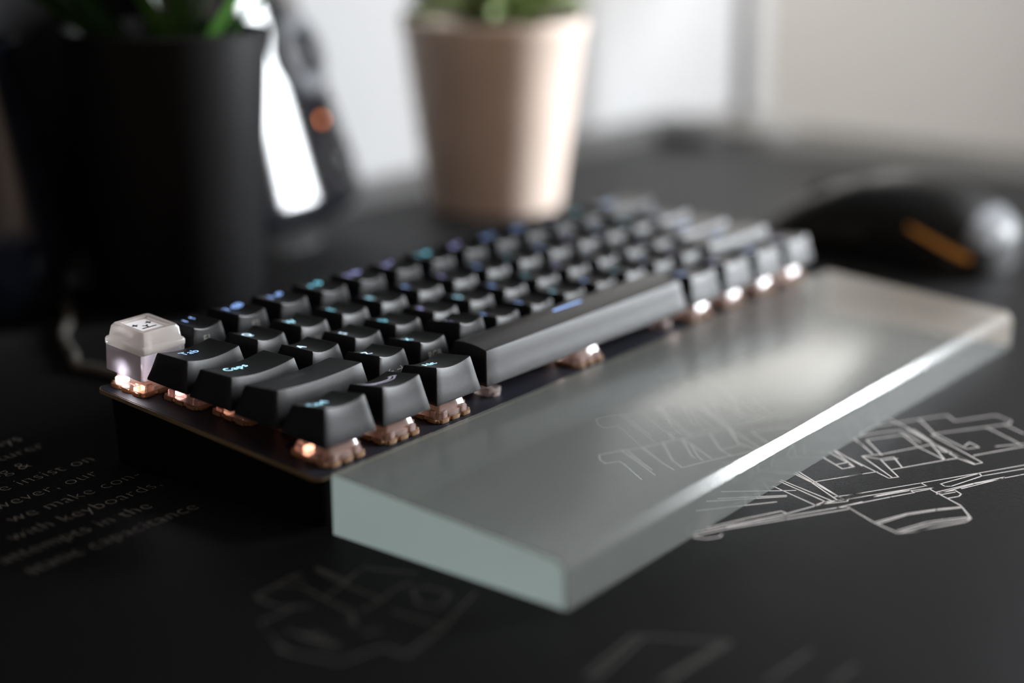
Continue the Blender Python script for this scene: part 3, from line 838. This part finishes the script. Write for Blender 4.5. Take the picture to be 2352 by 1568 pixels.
ps = thing('potted_plant', 'small green succulent in a pale clay pot near the back wall', 'potted plant', (385.0, 247.0, 0))
lathe([(33, 0), (35.2, 0.8), (36.2, 4), (47.6, 93), (48.4, 94.5), (49.2, 98), (49.0, 100.5), (47.5, 101), (46, 100), (45.0, 92)], 64).obj('pot', M['beige_pot'], ps, True, 35)
lathe([(44.5, 90), (44.5, 93), (20, 95.5), (2, 96.5)], 40).obj('soil', M['soil'], ps, True, 40)
for ringi, (n, tilt, ln, z0_, r0) in enumerate(((10, 80, 50, 97, 4), (9, 64, 48, 97, 5), (8, 46, 46, 98, 4), (6, 26, 42, 99, 3), (4, 8, 36, 100, 1.5))):
    for i in range(n):
        a = 2 * math.pi * (i + 0.5 * ringi) / n + random.uniform(-0.12, 0.12)
        tl_ = math.radians(tilt + random.uniform(-5, 5))
        L_ = ln * random.uniform(0.88, 1.08)
        dirh = Vector((math.cos(a), math.sin(a), 0))
        path, ws = [], []
        for k in range(9):
            t = k / 8
            rad = r0 + L_ * t * math.sin(tl_)
            z = z0_ + L_ * t * math.cos(tl_) + 6 * math.sin(math.pi * t) * math.sin(tl_)
            path.append(tuple(dirh * rad + Vector((0, 0, z))))
            ws.append(max(0.5, 15 * (0.55 + 0.9 * t - 1.42 * t ** 3)))
        leaf_strip(path, ws, 5.0, M['succ'], ps, side=tuple(Vector((-dirh.y, dirh.x, 0))))

# ================================================================== desktop speakers
def superell(hx, hy, hz, e1=0.85, e2=0.9, nu=40, nv=28):
    f = lambda v, e: math.copysign(abs(v) ** e, v)
    mb = MB()
    rings = []
    for j in range(1, nv):
        v = -math.pi / 2 + math.pi * j / nv
        rings.append([(hx * f(math.cos(v), e1) * f(math.cos(2 * math.pi * i / nu), e2), hy * f(math.cos(v), e1) * f(math.sin(2 * math.pi * i / nu), e2),
                       hz * f(math.sin(v), e1)) for i in range(nu)])
    mb.loft(rings)
    return mb


def torus(R_, r_, n=40, m=12):
    mb = MB()
    for i in range(n):
        a = 2 * math.pi * i / n
        for k in range(m):
            b = 2 * math.pi * k / m
            rr_ = R_ + r_ * math.cos(b)
            mb.v.append((rr_ * math.cos(a), -r_ * math.sin(b), rr_ * math.sin(a)))
    for i in range(n):
        for k in range(m):
            mb.f.append((i * m + k, ((i + 1) % n) * m + k, ((i + 1) % n) * m + (k + 1) % m, i * m + (k + 1) % m))
    return mb


SHX, SHY, SHZ = 73, 37, 84


def spk_w(z):
    """half-width factor of the tear-shaped shell at height z (0 .. 140)"""
    t = z / 140.0
    lo = max(0.0, min(1.0, t / 0.11))
    base = math.sqrt(max(0.0, 1 - (1 - lo) ** 2))
    up = 1.0 - 0.45 * max(0.0, (t - 0.11) / 0.89) ** 1.1
    top = math.sqrt(max(0.0, 1 - max(0.0, (t - 0.88) / 0.12) ** 2))
    return max(0.03, base * up * top)


def speaker(label, loc, rz=0.0):
    t = thing('speaker', label, 'speaker', loc, (0, 0, rz))
    lean = math.radians(-9)
    body = link('body', None, t, None, (0, 0, 1))
    f = lambda v, e: math.copysign(abs(v) ** e, v)
    mbb = MB()
    rings = []
    for j in range(0, 41):
        z = 140.0 * (0.5 - 0.5 * math.cos(math.pi * j / 40))
        k = spk_w(z)
        rings.append([(SHX * k * f(math.cos(2 * math.pi * i / 56), 0.9), SHY * k ** 0.8 * f(math.sin(2 * math.pi * i / 56), 0.9), z) for i in range(56)])
    mbb.loft(rings)
    bpy.data.objects.remove(body)
    body = mbb.obj('body', M['gloss'], t, True, 60, (0, 0, 1.0), (lean, 0, 0))
    for x, z, R_, ring in ((22, 86, 16, 5.5), (38, 32, 14, 2.5)):
        k = spk_w(z)
        yy = -SHY * k ** 0.8 * math.sqrt(max(0, 1 - (x / (SHX * k)) ** 2))
        az = math.atan2(x / (SHX * k) ** 2, -yy / (SHY * k ** 0.8) ** 2)
        rg = torus(R_, ring).obj('driver_ring', M['spk_ring'] if z > 80 else M['rubber'], body, True, 60, (x, yy + 1.0, z), (math.radians(-8), 0, az))
        mbc = MB()
        mbc.loft([[(q[0], q[2], q[1]) for q in circle(r, d, 40)] for r, d in ((R_ - 1, -1.5), (R_ * 0.6, -0.4), (R_ * 0.42, 0.2), (R_ * 0.3, -2.0), (R_ * 0.1, -3.4))], False, True)
        mbc.obj('cone', M['spk_cone'], rg, True, 50)
    x, z = 26, 53
    k = spk_w(z)
    yy = -SHY * k ** 0.8 * math.sqrt(max(0, 1 - (x / (SHX * k)) ** 2))
    superell(2.2, 1.2, 2.2, 1, 1, 16, 8).obj('indicator_light', M['amber_led'], body, True, 60, (x, yy, z))
    lathe([(30, -1.0), (32, 0), (32, 3), (26, 6), (18, 8)], 40).obj('foot', M['rubber'], t, True, 40)
    return t


speaker('glossy black desktop speaker between the black pot and the pale pot', (241.5, 282, 1), math.radians(6))

# ================================================================== glossy vase at the left picture edge
vz = lathe([(24, 0), (28, 0.8), (33.5, 12), (35.5, 24), (34.5, 40), (30.5, 62), (25, 84), (21, 98), (20, 106), (22, 112), (21, 112.6), (19.4, 110), (18.6, 104)], 56).obj('vase', M['glaze'], None, True, 40, (83, 277, 0.02))
tag(vz, 'glossy dark blue rounded vase at the left edge behind the cable', 'vase')

# ================================================================== screen panel at the back left
pn = thing('upright_panel', 'dark upright panel standing behind the black plant pot and the vase', 'panel', (-104, 335, -3))
bevel_box(-260, 384, 0, 10, 0, 262, 2).obj('board', M['bezel'], pn, True)
mb = MB(); mb.box(-250, 374, -0.8, 0.4, 14, 252)
mb.obj('face', M['screen'], pn)

mo = thing('unseen_monitor', 'wide dark screen added out of view to darken reflections on the keys', 'unseen_monitor', (190, 352, 152))  # added out of view, its dark face tones down reflections on keys and mat
bevel_box(-400, 400, -4, 10, 0, 345, 3).obj('unseen_housing', M['bezel'], mo, True)
mb = MB(); mb.box(-392, 392, -4.6, -3.8, 12, 337)
mb.obj('screen', M['screen'], mo)  # dark face of the added unseen monitor
bevel_box(-60, 60, 10, 19.5, 110, 230, 2).obj('unseen_wall_mount', M['bezel'], mo, True)

# ================================================================== mouse
ms = thing('computer_mouse', 'black computer mouse with an amber strip right of the keyboard', 'mouse', (412, 27, 0))


def mouse_sec(s):
    # s -1 rear .. 1 front ; half width, height
    w = 32 * (1 - 0.10 * math.cos(math.pi * s * 0.9)) * (1 - abs(s) ** 5) ** 0.35 if abs(s) < 1 else 0.1
    t = (s + 1) / 2
    h = 40 * (math.sin(math.pi * min(1, (t * 0.80 + 0.10) ** 0.82)) ** 0.9)
    return max(w, 2), max(h, 5)


rings = []
NS = 26
for j in range(NS + 1):
    s = -0.995 + 1.99 * j / NS
    w, h = mouse_sec(s)
    ring = []
    for k in range(25):
        a = math.pi * k / 24
        x = w * math.copysign(abs(math.cos(a)) ** 0.75, math.cos(a))
        z = 1.2 + (h - 1.2) * math.sin(a) ** 0.8
        ring.append((x, 60 * s, z))
    ring.append((-w * 0.6, 60 * s, 1.0)); ring.append((w * 0.6, 60 * s, 1.0))
    rings.append(ring)
mb = MB(); mb.loft(rings)
mbody = mb.obj('shell', M['mouse'], ms, True, 60)


def mouse_pt(s, a, off=0.0):
    w, h = mouse_sec(s)
    x = w * math.copysign(abs(math.cos(a)) ** 0.75, math.cos(a))
    z = 1.2 + (h - 1.2) * max(0, math.sin(a)) ** 0.8
    c = Vector((0, 60 * s, h * 0.3))
    p = Vector((x, 60 * s, z))
    return p + (p - c).normalized() * off


def patch(name, mat, s0, s1, a0, a1, off, n=14, m=8):
    vs_, fs_ = [], []
    for lay in (off, -0.8):
        for i in range(n + 1):
            for k in range(m + 1):
                a = (a0(i / n) + (a1(i / n) - a0(i / n)) * k / m)
                vs_.append(tuple(mouse_pt(s0 + (s1 - s0) * i / n, a, lay)))
    N = (n + 1) * (m + 1)
    idx = lambda i, k: i * (m + 1) + k
    for i in range(n):
        for k in range(m):
            q = (idx(i, k), idx(i + 1, k), idx(i + 1, k + 1), idx(i, k + 1))
            fs_.append(q); fs_.append(tuple(N + z for z in q[::-1]))
    edge = [idx(i, 0) for i in range(n + 1)] + [idx(n, k) for k in range(1, m + 1)] + [idx(i, m) for i in range(n - 1, -1, -1)] + [idx(0, k) for k in range(m - 1, 0, -1)]
    for a, b_ in zip(edge, edge[1:] + edge[:1]):
        fs_.append((a, b_, N + b_, N + a))
    me_ = mesh_of(name, vs_, fs_, True, 60)
    return link(name, me_, ms, mat)


cst = lambda v: (lambda t: v)
patch('button', M['mouse'], 0.15, 0.93, cst(math.radians(97)), cst(math.radians(150)), 0.7)
patch('button', M['mouse'], 0.15, 0.93, cst(math.radians(30)), cst(math.radians(83)), 0.7)
patch('side_button', M['rubber'], -0.02, 0.22, cst(math.radians(158)), cst(math.radians(166)), 1.0)
patch('side_button', M['rubber'], 0.26, 0.48, cst(math.radians(158)), cst(math.radians(166)), 1.0)
patch('light_strip', M['mouse_amber'], -0.86, -0.36, lambda t: math.radians(161 - 9 * t), lambda t: math.radians(167 - 12 * t), 0.35)
patch('rear_highlight', M['mouse_highlight'], -0.96, -0.80, cst(math.radians(30)), cst(math.radians(150)), 0.5)  # highlight painted as a lighter patch on the rear of the shell
mb = MB()
mb.loft([[(x, r * math.cos(2 * math.pi * k / 24), r * math.sin(2 * math.pi * k / 24)) for k in range(24)] for x, r in ((-3.2, 9), (-2.6, 10), (2.6, 10), (3.2, 9))])
mb.obj('scroll_wheel', M['rubber'], ms, True, 40, (0, 34, 21))

# ================================================================== small things on the mat
pk = lathe([(22, 0), (23.5, 0.6), (23.5, 6), (22, 7.2), (15, 7.6), (14, 6.6), (2, 6.6)], 40).obj('puck', M['puck'], None, True, 40, (643, 285, 0.02))
tag(pk, 'small flat black puck on the far corner of the mat', 'puck')
cp = smooth_path([(135, 292, 2), (119.7, 284.0, 2), (106.7, 255.4, 2), (92.6, 234.8, 2), (79.2, 220.9, 2), (70.4, 207.6, 2), (63.1, 193.4, 2), (55.5, 182.3, 2), (57.1, 174.7, 2), (58, 160, 2), (62, 135, 3), (66, 112, 6), (66, 95, 9)], 6)
cb = tube(cp, 1.9, 10).obj('cable', M['cable'], None, True, 60)
tag(cb, 'thin grey braided cable lying left of the black plant pot', 'cable')

# ================================================================== table lamp in the far corner (its shade stands above the picture)
lp = thing('table_lamp', 'table lamp with a grey pole standing at the far right corner of the desk', 'lamp', (708, 281, -3))
lathe([(36, 0), (38, 1), (38, 5), (34, 8), (10, 10)], 40).obj('base', M['lamp_metal'], lp, True, 40)
lathe([(7, 8), (7, 252), (4, 256)], 20).obj('pole', M['lamp_metal'], lp, True, 40)
mb = MB()
mb.loft([circle(r, z, 48) for r, z in ((106, 150), (108, 150), (94, 250), (92, 250), (106, 151))], False, False)
mb.obj('lamp_shade', M['shade'], lp, True, 40)
for k in range(3):
    a = 2 * math.pi * k / 3
    tube([(6 * math.cos(a), 6 * math.sin(a), 246), (94 * math.cos(a), 94 * math.sin(a), 248)], 1.2, 8).obj('spoke', M['lamp_metal'], lp, True)
